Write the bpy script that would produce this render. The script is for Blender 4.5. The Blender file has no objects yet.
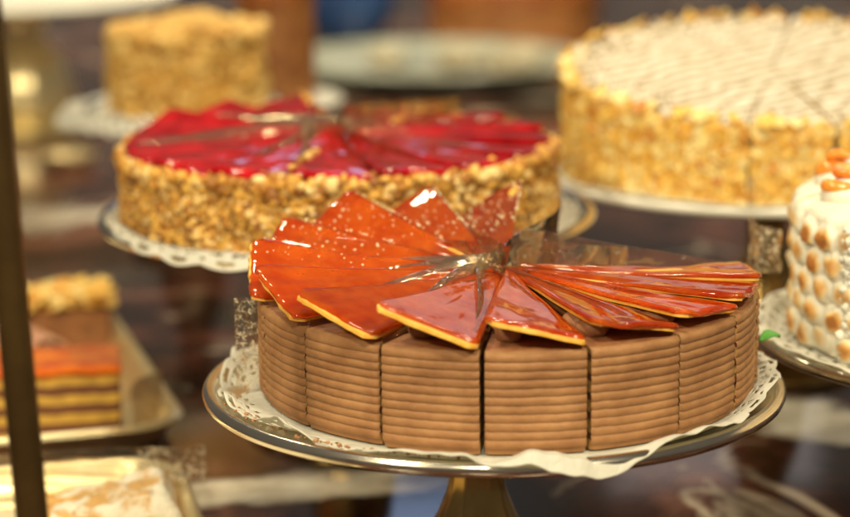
import bpy, bmesh, math, random
from mathutils import Vector, Matrix, noise
R = math.radians
rnd = random.Random(7)
scn = bpy.context.scene
col = scn.collection

# ------------------------------------------------------------------ materials
def new_mat(name):
    m = bpy.data.materials.new(name); m.use_nodes = True
    nt = m.node_tree
    return m, nt, nt.nodes['Principled BSDF']

def N(nt, kind, **kw):
    n = nt.nodes.new(kind)
    for k, v in kw.items():
        setattr(n, k, v)
    return n

def ramp(nt, fac, stops):
    r = N(nt, 'ShaderNodeValToRGB')
    el = r.color_ramp.elements
    while len(el) < len(stops): el.new(.5)
    for e, (p, c) in zip(el, stops):
        e.position = p; e.color = (*c, 1)
    nt.links.new(fac, r.inputs[0])
    return r.outputs[0]

def noise_tex(nt, scale, detail=5, rough=.6, dist=0, coord='Object', stretch=None):
    tc = N(nt, 'ShaderNodeTexCoord')
    n = N(nt, 'ShaderNodeTexNoise')
    n.inputs['Scale'].default_value = scale
    n.inputs['Detail'].default_value = detail
    n.inputs['Roughness'].default_value = rough
    n.inputs['Distortion'].default_value = dist
    if stretch:
        mp = N(nt, 'ShaderNodeMapping'); mp.inputs['Scale'].default_value = stretch
        nt.links.new(tc.outputs[coord], mp.inputs[0]); nt.links.new(mp.outputs[0], n.inputs['Vector'])
    else:
        nt.links.new(tc.outputs[coord], n.inputs['Vector'])
    return n.outputs['Fac']

def bump(nt, b, h, strength, dist):
    bp = N(nt, 'ShaderNodeBump')
    bp.inputs['Strength'].default_value = strength
    bp.inputs['Distance'].default_value = dist
    nt.links.new(h, bp.inputs['Height']); nt.links.new(bp.outputs[0], b.inputs['Normal'])

def simple(name, c0, c1, scale=60, rough=.6, bs=.3, bd=.001, metal=0, sss=0, sssr=(.01,.005,.002), coat=0, detail=5, bscale=None, stretch=None, spec=.5, lo=.35, hi=.65):
    m, nt, b = new_mat(name)
    f = noise_tex(nt, scale, detail, stretch=stretch)
    nt.links.new(ramp(nt, f, [(lo, c0), (hi, c1)]), b.inputs['Base Color'])
    b.inputs['Roughness'].default_value = rough
    b.inputs['Metallic'].default_value = metal
    b.inputs['Coat Weight'].default_value = coat
    b.inputs['Specular IOR Level'].default_value = spec
    if sss:
        b.inputs['Subsurface Weight'].default_value = sss
        b.inputs['Subsurface Radius'].default_value = sssr
        b.inputs['Subsurface Scale'].default_value = 1
    if bs:
        bump(nt, b, noise_tex(nt, bscale or scale * 3, 6), bs, bd)
    return m

M = {}
M['choc'] = simple('chocolate_buttercream', (.29,.135,.056), (.44,.228,.10), 45, .6, .35, .0008, sss=.15, sssr=(.004,.002,.001), bscale=500, spec=.25)
M['choc_top'] = simple('chocolate_cream_top', (.30,.125,.055), (.46,.22,.10), 130, .5, .5, .0015, bscale=350)
M['dark_choc'] = simple('dark_chocolate', (.07,.022,.010), (.13,.045,.02), 120, .4, .4, .001)

def layered(name, sponge, cream, period, h, duty=.62, sc=220):
    m, nt, b = new_mat(name)
    tc = N(nt, 'ShaderNodeTexCoord'); sx = N(nt, 'ShaderNodeSeparateXYZ')
    nt.links.new(tc.outputs['Object'], sx.inputs[0])
    nz = noise_tex(nt, 70, 4)
    ad = N(nt, 'ShaderNodeMath', operation='MULTIPLY_ADD'); ad.inputs[1].default_value = .0035
    nt.links.new(nz, ad.inputs[0]); nt.links.new(sx.outputs['Z'], ad.inputs[2])
    md = N(nt, 'ShaderNodeMath', operation='PINGPONG'); md.inputs[1].default_value = period / 2
    nt.links.new(ad.outputs[0], md.inputs[0])
    dv = N(nt, 'ShaderNodeMath', operation='DIVIDE'); dv.inputs[1].default_value = period / 2
    nt.links.new(md.outputs[0], dv.inputs[0])
    fac = ramp(nt, dv.outputs[0], [(1 - duty - .06, (0,0,0)), (1 - duty + .06, (1,1,1))])
    f2 = noise_tex(nt, sc, 6)
    s = ramp(nt, f2, [(.3, tuple(c*.72 for c in sponge)), (.7, tuple(min(1, c*1.15) for c in sponge))])
    mx = N(nt, 'ShaderNodeMix', data_type='RGBA')
    nt.links.new(fac, mx.inputs[0]); mx.inputs[6].default_value = (*cream, 1); nt.links.new(s, mx.inputs[7])
    nt.links.new(mx.outputs[2], b.inputs['Base Color'])
    b.inputs['Roughness'].default_value = .75
    bump(nt, b, f2, .6, .0015)
    return m
M['torte_cut'] = layered('torte_layers', (.55,.33,.10), (.16,.055,.022), .0085, .05)
M['slice_cut'] = layered('slice_layers', (.60,.36,.06), (.15,.05,.02), .0112, .05, .5)
M['red_cut'] = layered('nut_sponge_layers', (.50,.30,.11), (.62,.45,.25), .017, .04)
M['yel_cut'] = layered('vanilla_sponge_layers', (.72,.50,.18), (.75,.62,.38), .016, .05)

def glaze(name, c0, c1, scale, trans=.25, rough=.07):
    m, nt, b = new_mat(name)
    f = noise_tex(nt, scale, 4)
    oi = N(nt, 'ShaderNodeObjectInfo')
    hs = N(nt, 'ShaderNodeMapRange'); hs.inputs[3].default_value = .72; hs.inputs[4].default_value = 1.12
    nt.links.new(oi.outputs['Random'], hs.inputs[0])
    hv = N(nt, 'ShaderNodeHueSaturation'); nt.links.new(hs.outputs[0], hv.inputs['Value'])
    nt.links.new(ramp(nt, f, [(.34, c0), (.66, c1)]), hv.inputs['Color'])
    nt.links.new(hv.outputs[0], b.inputs['Base Color'])
    b.inputs['Roughness'].default_value = rough
    b.inputs['Transmission Weight'].default_value = trans
    b.inputs['IOR'].default_value = 1.48
    b.inputs['Subsurface Weight'].default_value = .35
    b.inputs['Subsurface Radius'].default_value = (.006,.002,.0008)
    b.inputs['Subsurface Scale'].default_value = 1
    b.inputs['Specular IOR Level'].default_value = .42
    bump(nt, b, noise_tex(nt, 40, 3), .16, .002)
    return m
M['caramel'] = glaze('caramel_glaze', (.56,.042,.005), (.95,.24,.026), 34, .76, .04)
M['caramel_slab'] = simple('set_caramel', (.62,.085,.008), (.88,.26,.025), 60, .12, .25, .002, coat=.3)
M['orange_sauce'] = simple('orange_caramel_sauce', (.75,.20,.02), (.92,.36,.05), 90, .12, .2, .001, coat=.4)
M['red_glaze'] = glaze('cherry_glaze', (.42,.004,.009), (.90,.022,.030), 60, .5, .05)
M['wafer'] = simple('golden_sponge_edge', (.78,.36,.035), (.88,.52,.10), 140, .55, .4, .001, sss=.2, sssr=(.004,.002,.001))
M['sugar'] = simple('sugar_crumb', (.85,.55,.2), (.95,.85,.6), 300, .3, 0, sss=.2)

def island(name, stops, rough=.55, bs=.4, spec=.5):
    m, nt, b = new_mat(name)
    g = N(nt, 'ShaderNodeNewGeometry')
    nt.links.new(ramp(nt, g.outputs['Random Per Island'], stops), b.inputs['Base Color'])
    b.inputs['Roughness'].default_value = rough
    b.inputs['Subsurface Weight'].default_value = .2
    b.inputs['Subsurface Radius'].default_value = (.004,.002,.001)
    b.inputs['Subsurface Scale'].default_value = 1
    bump(nt, b, noise_tex(nt, 500, 4), bs, .0006)
    return m
M['nuts'] = island('chopped_nuts', [(0, (.20,.065,.012)), (.3, (.52,.23,.03)), (.7, (.78,.44,.085)), (1, (.94,.70,.34))])
M['flakes'] = island('almond_flakes', [(0, (.52,.17,.015)), (.2, (.80,.39,.045)), (.55, (.92,.58,.12)), (1, (.94,.77,.36))])
M['crumb'] = island('golden_crumb', [(0, (.42,.20,.035)), (.4, (.66,.38,.08)), (1, (.85,.60,.22))])

def sugar_top():
    m, nt, b = new_mat('powdered_sugar_top')
    tc = N(nt, 'ShaderNodeTexCoord')
    w = N(nt, 'ShaderNodeTexWave'); w.inputs['Scale'].default_value = 26; w.inputs['Distortion'].default_value = 6
    w.inputs['Detail'].default_value = 3; w.inputs['Detail Scale'].default_value = 1.5
    gm = N(nt, 'ShaderNodeNewGeometry'); mp = N(nt, 'ShaderNodeMapping'); mp.inputs['Rotation'].default_value = (0, 0, R(50))
    nt.links.new(gm.outputs['Position'], mp.inputs[0]); nt.links.new(mp.outputs[0], w.inputs['Vector'])
    a = ramp(nt, w.outputs['Fac'], [(.10, (.38,.29,.17)), (.5, (.86,.81,.71))])
    f = ramp(nt, noise_tex(nt, 70, 6), [(.30, (.74,.64,.50)), (.6, (1,1,1))])
    mx = N(nt, 'ShaderNodeMix', data_type='RGBA', blend_type='MULTIPLY'); mx.inputs[0].default_value = .8
    nt.links.new(a, mx.inputs[6]); nt.links.new(f, mx.inputs[7])
    nt.links.new(mx.outputs[2], b.inputs['Base Color'])
    b.inputs['Roughness'].default_value = .85
    bump(nt, b, w.outputs['Fac'], .5, .0015)
    return m
M['sugar_top'] = sugar_top()
M['cream'] = simple('pale_cream', (.78,.66,.45), (.86,.78,.6), 60, .5, .2, .001)

def film_mat(name, lo, amt, sc=260, refl=.03):
    m, nt, b = new_mat(name)
    nt.nodes.remove(b)
    out = nt.nodes['Material Output']
    tr = N(nt, 'ShaderNodeBsdfTransparent'); tr.inputs[0].default_value = (.993,.987,.975,1)
    gl = N(nt, 'ShaderNodeBsdfGlossy'); gl.inputs['Roughness'].default_value = .1; gl.inputs[0].default_value = (1, .86, .66, 1)
    df = N(nt, 'ShaderNodeBsdfDiffuse'); df.inputs[0].default_value = (.85,.76,.58,1)
    fr = N(nt, 'ShaderNodeFresnel'); fr.inputs[0].default_value = 1.5
    bp = N(nt, 'ShaderNodeBump'); bp.inputs['Strength'].default_value = .6; bp.inputs['Distance'].default_value = .005
    nt.links.new(noise_tex(nt, 30, 2, dist=.6), bp.inputs['Height'])
    nt.links.new(bp.outputs[0], gl.inputs['Normal']); nt.links.new(bp.outputs[0], fr.inputs['Normal'])
    m1 = N(nt, 'ShaderNodeMixShader')
    k = N(nt, 'ShaderNodeMath', operation='MULTIPLY_ADD'); k.inputs[1].default_value = .75; k.inputs[2].default_value = refl
    nt.links.new(fr.outputs[0], k.inputs[0]); nt.links.new(k.outputs[0], m1.inputs[0])
    nt.links.new(tr.outputs[0], m1.inputs[1]); nt.links.new(gl.outputs[0], m1.inputs[2])
    sm = ramp(nt, noise_tex(nt, sc, 5, .7), [(lo, (.012,)*3), (lo+.14, (amt,)*3)])
    m2 = N(nt, 'ShaderNodeMixShader')
    nt.links.new(sm, m2.inputs[0]); nt.links.new(m1.outputs[0], m2.inputs[1]); nt.links.new(df.outputs[0], m2.inputs[2])
    nt.links.new(m2.outputs[0], out.inputs[0])
    return m
M['film'] = film_mat('clear_film', .60, .28)
M['shiny_film'] = film_mat('shiny_film', .60, .3, 120, .42)
M['speckled_film'] = film_mat('speckled_film', .50, .6, 420)

M['paper'] = simple('white_lace_paper', (.80,.78,.70), (.88,.86,.80), 80, .75, .35, .001, bscale=260, sss=.0)
def paper_mat():
    m, nt, b = new_mat('thin_paper')
    nt.links.new(ramp(nt, noise_tex(nt, 60, 4), [(.3, (.78,.76,.68)), (.7, (.88,.87,.81))]), b.inputs['Base Color'])
    b.inputs['Roughness'].default_value = .6
    tl = N(nt, 'ShaderNodeBsdfTranslucent'); tl.inputs[0].default_value = (.80,.79,.66,1)
    mx = N(nt, 'ShaderNodeMixShader'); mx.inputs[0].default_value = .35
    nt.links.new(b.outputs[0], mx.inputs[1]); nt.links.new(tl.outputs[0], mx.inputs[2])
    nt.links.new(mx.outputs[0], nt.nodes['Material Output'].inputs[0])
    bump(nt, b, noise_tex(nt, 130, 5, dist=.8), .6, .0025)
    return m
M['paper'] = paper_mat()
M['silver'] = simple('polished_silver', (.62,.56,.45), (.82,.77,.66), 14, .2, .15, .0006, metal=1, bscale=60)
M['brass'] = simple('aged_brass', (.34,.21,.065), (.56,.38,.14), 25, .24, .15, .0006, metal=1, bscale=80, stretch=(1,1,.25))
M['tray_brass'] = simple('worn_brass', (.78,.64,.32), (.92,.80,.50), 18, .30, .2, .0008, metal=.75, bscale=60)
M['post'] = simple('dark_bronze', (.055,.032,.010), (.11,.065,.02), 20, .38, .2, .001, metal=.6)
M['white_enamel'] = simple('white_enamel', (.80,.78,.70), (.86,.84,.76), 10, .25, .05, .0005)
M['brown_cake'] = simple('glazed_brown_crust', (.22,.06,.014), (.42,.14,.03), 30, .4, .5, .003, bscale=90)
M['brown_side'] = simple('brown_sponge_cut', (.22,.075,.018), (.36,.15,.04), 60, .6, .5, .002)
M['blue'] = simple('blue_light_tone', (.015,.045,.15), (.04,.11,.30), 9, .18, .05, .0005)  # blue light of the background put into the colour of an added form
M['green'] = simple('fresh_green_leaf', (.07,.30,.03), (.12,.42,.05), 90, .4, .3, .0008)
M['strudel_crust'] = simple('golden_pastry_crust', (.50,.22,.04), (.80,.50,.16), 80, .6, .8, .002, bscale=200)
M['icing'] = simple('powdered_icing', (.64,.38,.13), (.84,.78,.64), 60, .75, 1, .003, bscale=220, lo=.40, hi=.52)
M['almond_brown'] = simple('cocoa_sponge', (.20,.075,.025), (.34,.14,.05), 80, .6, .6, .002)
M['pink_curl'] = simple('pale_cocoa_curl', (.50,.24,.14), (.68,.40,.26), 40, .45, .3, .001)
M['kraft'] = simple('pale_tray_paper', (.62,.52,.34), (.80,.72,.54), 30, .7, .3, .001)
M['olive_bun'] = simple('dusty_olive_crust', (.20,.15,.08), (.42,.38,.28), 40, .7, .5, .002)
M['platter'] = simple('grey_glazed_platter', (.13,.14,.11), (.30,.31,.26), 8, .3, .1, .001)

def meringue_mat():
    m, nt, b = new_mat('toasted_meringue')
    at = N(nt, 'ShaderNodeAttribute', attribute_name='toast')
    nz = noise_tex(nt, 120, 4)
    ad = N(nt, 'ShaderNodeMath', operation='MULTIPLY_ADD'); ad.inputs[1].default_value = .5; 
    sb = N(nt, 'ShaderNodeMath', operation='SUBTRACT'); sb.inputs[1].default_value = .25
    nt.links.new(nz, ad.inputs[0]); nt.links.new(at.outputs['Fac'], ad.inputs[2]); nt.links.new(ad.outputs[0], sb.inputs[0])
    nt.links.new(ramp(nt, sb.outputs[0], [(.15, (.87,.83,.70)), (.55, (.85,.63,.32)), (.9, (.68,.34,.09)), (1, (.46,.18,.04))]), b.inputs['Base Color'])
    b.inputs['Roughness'].default_value = .5
    b.inputs['Subsurface Weight'].default_value = .3
    b.inputs['Subsurface Radius'].default_value = (.006,.004,.003); b.inputs['Subsurface Scale'].default_value = 1
    bump(nt, b, noise_tex(nt, 200, 4), .3, .001)
    return m
M['meringue'] = meringue_mat()

def marble():
    m, nt, b = new_mat('dark_marble')
    tc = N(nt, 'ShaderNodeTexCoord')
    base = ramp(nt, noise_tex(nt, 5, 9, .66, 1.0), [(.36, (.007,.004,.003)), (.47, (.028,.011,.007)), (.56, (.10,.036,.024)), (.67, (.22,.10,.065)), (.75, (.40,.28,.19))])
    # thin pale veins
    nz = N(nt, 'ShaderNodeTexNoise'); nz.inputs['Scale'].default_value = 4.5; nz.inputs['Detail'].default_value = 6; nz.inputs['Distortion'].default_value = 1.2
    nt.links.new(tc.outputs['Object'], nz.inputs['Vector'])
    v = ramp(nt, nz.outputs['Fac'], [(.478, (0,0,0)), (.497, (1,1,1)), (.503, (1,1,1)), (.522, (0,0,0))])
    vm = ramp(nt, noise_tex(nt, 5, 4), [(.48, (0,0,0)), (.62, (1,1,1))])
    mu = N(nt, 'ShaderNodeMath', operation='MULTIPLY'); nt.links.new(v, mu.inputs[0]); nt.links.new(vm, mu.inputs[1])
    mx = N(nt, 'ShaderNodeMix', data_type='RGBA'); nt.links.new(mu.outputs[0], mx.inputs[0])
    nt.links.new(base, mx.inputs[6]); mx.inputs[7].default_value = (.52,.43,.34,1)
    # broad white bands running across the slab; the right one also paints in reflections
    sx = N(nt, 'ShaderNodeSeparateXYZ'); nt.links.new(tc.outputs['Object'], sx.inputs[0])
    wz = noise_tex(nt, 9, 6, .6)
    last = mx.outputs[2]
    for (slope, y0, wd, amp, xc, xw) in ((.22, 1.172, .030, .06, -.085, .12), (.35, 2.06, .05, .30, -.10, .30), (-.5, 1.40, .05, .25, .24, .10), (.1, 2.86, .22, .40, .02, .30)):
        a1 = N(nt, 'ShaderNodeMath', operation='MULTIPLY_ADD'); a1.inputs[1].default_value = -slope
        nt.links.new(sx.outputs['X'], a1.inputs[0]); nt.links.new(sx.outputs['Y'], a1.inputs[2])
        a2 = N(nt, 'ShaderNodeMath', operation='MULTIPLY_ADD'); a2.inputs[1].default_value = amp
        nt.links.new(wz, a2.inputs[0]); nt.links.new(a1.outputs[0], a2.inputs[2])
        a3 = N(nt, 'ShaderNodeMath', operation='SUBTRACT'); a3.inputs[1].default_value = y0 + amp * .5
        nt.links.new(a2.outputs[0], a3.inputs[0])
        a4 = N(nt, 'ShaderNodeMath', operation='ABSOLUTE'); nt.links.new(a3.outputs[0], a4.inputs[0])
        mr = N(nt, 'ShaderNodeMapRange'); mr.inputs[1].default_value = wd * .55; mr.inputs[2].default_value = wd; mr.inputs[3].default_value = 1; mr.inputs[4].default_value = 0
        nt.links.new(a4.outputs[0], mr.inputs[0])
        b1 = N(nt, 'ShaderNodeMath', operation='SUBTRACT'); b1.inputs[1].default_value = xc; nt.links.new(sx.outputs['X'], b1.inputs[0])
        b2 = N(nt, 'ShaderNodeMath', operation='ABSOLUTE'); nt.links.new(b1.outputs[0], b2.inputs[0])
        b3 = N(nt, 'ShaderNodeMapRange'); b3.inputs[1].default_value = xw * .6; b3.inputs[2].default_value = xw; b3.inputs[3].default_value = 1; b3.inputs[4].default_value = 0
        nt.links.new(b2.outputs[0], b3.inputs[0])
        mm = N(nt, 'ShaderNodeMath', operation='MULTIPLY'); nt.links.new(mr.outputs[0], mm.inputs[0]); nt.links.new(b3.outputs[0], mm.inputs[1])
        m2 = N(nt, 'ShaderNodeMix', data_type='RGBA'); nt.links.new(mm.outputs[0], m2.inputs[0])
        nt.links.new(last, m2.inputs[6])
        nt.links.new(ramp(nt, noise_tex(nt, 28, 5), [(.3, (.56,.48,.36)), (.6, (.86,.82,.70))]), m2.inputs[7])
        last = m2.outputs[2]
    nt.links.new(last, b.inputs['Base Color'])
    b.inputs['Roughness'].default_value = .11
    b.inputs['Specular IOR Level'].default_value = .4
    bump(nt, b, noise_tex(nt, 14, 3), .03, .004)
    return m
M['marble'] = marble()

# ------------------------------------------------------------------ helpers
def link(name, me, mats, parent=None, smooth=True, auto=None):
    if not isinstance(mats, (list, tuple)): mats = [mats]
    for m in mats: me.materials.append(m)
    if smooth:
        me.polygons.foreach_set('use_smooth', [True] * len(me.polygons))
    o = bpy.data.objects.new(name, me); col.objects.link(o)
    if auto is not None:
        me.set_sharp_from_angle(angle=R(auto))
    if parent: o.parent = parent
    return o

def from_bm(name, bm, mats, parent=None, smooth=True, auto=None):
    bmesh.ops.recalc_face_normals(bm, faces=bm.faces)
    me = bpy.data.meshes.new(name); bm.to_mesh(me); bm.free()
    return link(name, me, mats, parent, smooth, auto)

def from_py(name, vs, fs, mats, parent=None, smooth=True, mi=None, auto=None):
    me = bpy.data.meshes.new(name); me.from_pydata(vs, [], fs); me.update()
    if mi: me.polygons.foreach_set('material_index', mi)
    return link(name, me, mats, parent, smooth, auto)

def tag(o, label, cat, group=None, kind=None):
    if label: o['label'] = label
    if cat: o['category'] = cat
    if group: o['group'] = group
    if kind: o['kind'] = kind
    return o

def thing(name, label, cat, loc=(0,0,0), rz=0, group=None):
    o = bpy.data.objects.new(name, None); col.objects.link(o)
    o.empty_display_size = .02
    o.location = loc; o.rotation_euler = (0,0,rz)
    return tag(o, label, cat, group)

def lathe(prof, seg=96, closed=False):
    vs, fs = [], []
    n = len(prof)
    for i in range(seg):
        a = 2*math.pi*i/seg
        c, s = math.cos(a), math.sin(a)
        for r, z in prof: vs.append((r*c, r*s, z))
    for i in range(seg):
        j = (i+1) % seg
        for k in range(n - (0 if closed else 1)):
            k2 = (k+1) % n
            fs.append((i*n+k, j*n+k, j*n+k2, i*n+k2))
    if not closed:
        for k in (0, n-1):
            if prof[k][0] > 1e-5:
                fs.append(tuple(i*n+k for i in range(seg)) if k else tuple(reversed([i*n+k for i in range(seg)])))
    return vs, fs

def nz(x, y, z): return noise.noise(Vector((x, y, z)))

def sector_body(h, prof, mats, name, parent, x0, nseg=24, seed=0, jit=.0004, gap=0, cutjit=.0006):
    """cake slice: closed radial cross-section swept through an angle 2h; prof = [(r,z,mat)...] from bottom axis to top axis"""
    bm = bmesh.new()
    rows = []
    for i in range(nseg+1):
        a = -h + 2*h*i/nseg
        row = []
        for (r, z, m) in prof:
            rr = r
            if r > .01:
                rr += jit*nz(a*r*180+seed*9.1, z*160, seed*3.7) + jit*.7*nz(a*r*600, z*500, seed*5.1)
                if i in (0, nseg): rr -= .0009
            zz = z + (.00022*nz(a*9, z*60, seed*4.4) if z > .003 and r > .1 else 0) + (jit*.8*nz(a*r*250, r*250, seed*2.3+4) if z > .01 else 0)
            row.append(bm.verts.new((rr*math.cos(a)-x0, rr*math.sin(a), zz)))
        rows.append(row)
    n = len(prof)
    for i in range(nseg):
        for k in range(n-1):
            f = bm.faces.new((rows[i][k], rows[i+1][k], rows[i+1][k+1], rows[i][k+1]))
            f.material_index = prof[k][2]
        f = bm.faces.new((rows[i][n-1], rows[i+1][n-1], rows[i+1][0], rows[i][0])); f.material_index = 1
    for row in (rows[0], rows[-1]):
        f = bm.faces.new(row); f.material_index = 1
    return from_bm(name, bm, mats, parent, True, 50)

ICO = None
def ico_data():
    global ICO
    if ICO is None:
        bm = bmesh.new(); bmesh.ops.create_icosphere(bm, subdivisions=1, radius=1)
        bm.verts.ensure_lookup_table()
        ICO = ([tuple(v.co) for v in bm.verts], [tuple(v.index for v in f.verts) for f in bm.faces]); bm.free()
    return ICO

def lumps(spots, size, rg, jag=.35, rim=None, zrim=0):
    """spots: [(pos, normal)]; a heap of irregular crumbs as one surface texture"""
    iv, fi = ico_data()
    vs, fs = [], []
    for p, n in spots:
        s = (rim if rim and p[2] > zrim else size) * rg.choice((.45, .6, .8, .9, 1, 1.1, 1.25, 1.5, 1.9)) * rg.uniform(.85, 1.15)
        m = Matrix.Rotation(rg.uniform(0, 6.28), 3, 'Z') @ Matrix.Rotation(rg.uniform(0, 3.1), 3, 'X')
        sc = (rg.uniform(.7,1.3), rg.uniform(.6,1.1), rg.uniform(.5,1))
        b = len(vs)
        for v in iv:
            q = Vector((v[0]*sc[0], v[1]*sc[1], v[2]*sc[2])) * (1 + rg.uniform(-jag, jag)*.6)
            q = m @ q * s
            vs.append((p[0]+q.x, p[1]+q.y, p[2]+q.z))
        fs += [tuple(i+b for i in f) for f in fi]
    return vs, fs

def flakes(spots, size, rg, th=.0009):
    vs, fs = [], []
    for p, n in spots:
        s = size * rg.uniform(.6, 1.3)
        n = (Vector(n) + Vector((rg.gauss(0,.16), rg.gauss(0,.16), rg.gauss(0,.16)))).normalized()
        q = n.to_track_quat('Z', 'Y').to_matrix() @ Matrix.Rotation(rg.uniform(0, 6.28), 3, 'Z')
        b = len(vs); k = 8
        el = rg.uniform(.55, .9)
        for side in (0, 1):
            for i in range(k):
                a = 6.2832*i/k
                rr = s*rg.uniform(.82, 1.1)
                cup = .18*s*math.cos(2*a)
                v = q @ Vector((rr*math.cos(a), rr*math.sin(a)*el, side*th + cup))
                vs.append((p[0]+v.x, p[1]+v.y, p[2]+v.z))
        fs.append(tuple(b+k-1-i for i in range(k))); fs.append(tuple(b+k+i for i in range(k)))
        for i in range(k):
            j = (i+1) % k
            fs.append((b+i, b+j, b+k+j, b+k+i))
    return vs, fs

def wedge(name, h, Rr, zf, t, edge, mats, parent, x0, inset=0, nr=26, na=22, sharp=None):
    """thin triangular plate following the height function zf(r, a); rounded top edge"""
    vs, fs = [], []
    top, bot = {}, {}
    r0 = .006
    hh = h
    for i in range(nr+1):
        u = .5 - .5*math.cos(math.pi*i/nr)
        for j in range(na+1):
            w = .5 - .5*math.cos(math.pi*j/na)
            a = -hh + 2*hh*w
            ro = Rr*(.5 + .5*math.cos(hh)/math.cos(a)) - inset
            # rounded outer corners
            ca = max(0, (abs(a)/hh - .82)/.18)
            ro -= .006*ca**2.2
            ro += .0018*nz(a*14, Rr*900+x0*50, len(name)*1.7+zf(.05, 0)*900) + .0009*nz(a*60, zf(.05, .01)*700, 2)
            r = r0 + (ro-r0)*u
            d = min(ro-r, (hh-abs(a))*r, r-r0+.002)
            k = min(1, d/edge)
            zt = t*math.sqrt(max(0, 1-(1-k)**2))*.75 + t*.25
            da = inset/max(r, .02)*(-1 if a > 0 else 1)*abs(a)/hh
            z = zf(r, a)
            x, y = r*math.cos(a+da)-x0, r*math.sin(a+da)
            top[i,j] = len(vs); vs.append((x, y, z+zt))
            bot[i,j] = len(vs); vs.append((x, y, z))
    for i in range(nr):
        for j in range(na):
            fs.append((top[i,j], top[i+1,j], top[i+1,j+1], top[i,j+1]))
            fs.append((bot[i,j], bot[i,j+1], bot[i+1,j+1], bot[i+1,j]))
    for i in range(nr):
        fs.append((top[i,0], bot[i,0], bot[i+1,0], top[i+1,0]))
        fs.append((top[i,na], top[i+1,na], bot[i+1,na], bot[i,na]))
    for j in range(na):
        fs.append((top[0,j], top[0,j+1], bot[0,j+1], bot[0,j]))
        fs.append((top[nr,j], bot[nr,j], bot[nr,j+1], top[nr,j+1]))
    return from_py(name, vs, fs, mats, parent, True, auto=sharp)

def film_sheet(name, pts, hfun, z0, label, loc, group, bow=.0015, seed=0, n=24, m=14, th=.00025, lean=0, lean_z=0, mat=None):
    """standing clear sheet along a ground line pts[0]->pts[1] (local xy), height hfun(u)"""
    (xa, ya), (xb, yb) = pts
    L = math.hypot(xb-xa, yb-ya); nx, ny = -(yb-ya)/L, (xb-xa)/L
    vs, fs = [], []
    for s in (0, 1):
        for i in range(n+1):
            u = i/n
            for j in range(m+1):
                v = j/m
                z = z0 + (hfun(u)-z0)*v
                o = bow*(math.sin(u*5+seed)*(.4+v) + 1.2*nz(u*4, v*3, seed*7.3)) + s*th
                o += lean*max(0, z-lean_z)
                vs.append((xa+(xb-xa)*u+nx*o, ya+(yb-ya)*u+ny*o, z))
    K = (n+1)*(m+1)
    q = lambda i, j, s=0: s*K + i*(m+1)+j
    for i in range(n):
        for j in range(m):
            fs.append((q(i,j), q(i+1,j), q(i+1,j+1), q(i,j+1)))
            fs.append((q(i,j,1), q(i,j+1,1), q(i+1,j+1,1), q(i+1,j,1)))
    for i in range(n):
        for j in (0, m): fs.append((q(i,j), q(i,j,1), q(i+1,j,1), q(i+1,j)))
    for j in range(m):
        for i in (0, n): fs.append((q(i,j), q(i,j+1), q(i,j+1,1), q(i,j,1)))
    o = from_py(name, vs, fs, M[mat or 'film'], None, True, auto=60)
    o.location = loc
    return tag(o, label, 'film', group)

def doily(name, label, loc, Rd, zfun, group, na=840, nr=46, seed=0, lace=.015, rfun=None, solid=None):
    vs, fs = [], []
    sc = 30
    for i in range(nr+1):
        u = i/nr
        for j in range(na):
            a = 2*math.pi*j/na
            re = (rfun(a) if rfun else Rd) + (.0022*abs(math.sin(a*sc/2)) if not (solid and solid(a)) else .0022+.0012*nz(a*6, 1, 1)) 
            rin = re - lace
            # most rings fall in the lace border
            r = rin*u/.25 if u < .25 else rin + lace*(u-.25)/.75
            vs.append((r*math.cos(a), r*math.sin(a), zfun(r, a)))
    for i in range(nr):
        for j in range(na):
            u = (i+.5)/nr
            a = 2*math.pi*(j+.5)/na
            if u > .27 and not (solid and solid(a)):
                w = (u-.25)/.75
                hole = False
                if .05 < w < .38: hole = math.sin(a*sc*2.0)*math.sin((w-.05)/.33*math.pi*2) > .38
                elif .44 < w < .66: hole = abs(math.sin(a*sc)) > .45 and abs(math.sin(a*sc*3+w*9)) > .4
                elif .74 < w < .92: hole = math.cos(a*sc) * math.sin((w-.74)/.18*math.pi) < -.35 or math.cos(a*sc*2) * math.sin((w-.74)/.18*math.pi) > .75
                if hole: continue
            j2 = (j+1) % na
            if i == 0:
                fs.append((i*na+j, (i+1)*na+j, (i+1)*na+j2)) if False else fs.append((i*na+j, (i+1)*na+j, (i+1)*na+j2, i*na+j2))
            else:
                fs.append((i*na+j, (i+1)*na+j, (i+1)*na+j2, i*na+j2))
    o = from_py(name, vs, fs, M['paper'], None, True)
    sm = o.modifiers.new('thickness', 'SOLIDIFY'); sm.thickness = .0004; sm.offset = 1
    o.location = loc
    return tag(o, label, 'doily', group)

def smooth(a, b, x):
    t = min(1, max(0, (x-a)/(b-a))); return t*t*(3-2*t)

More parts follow.
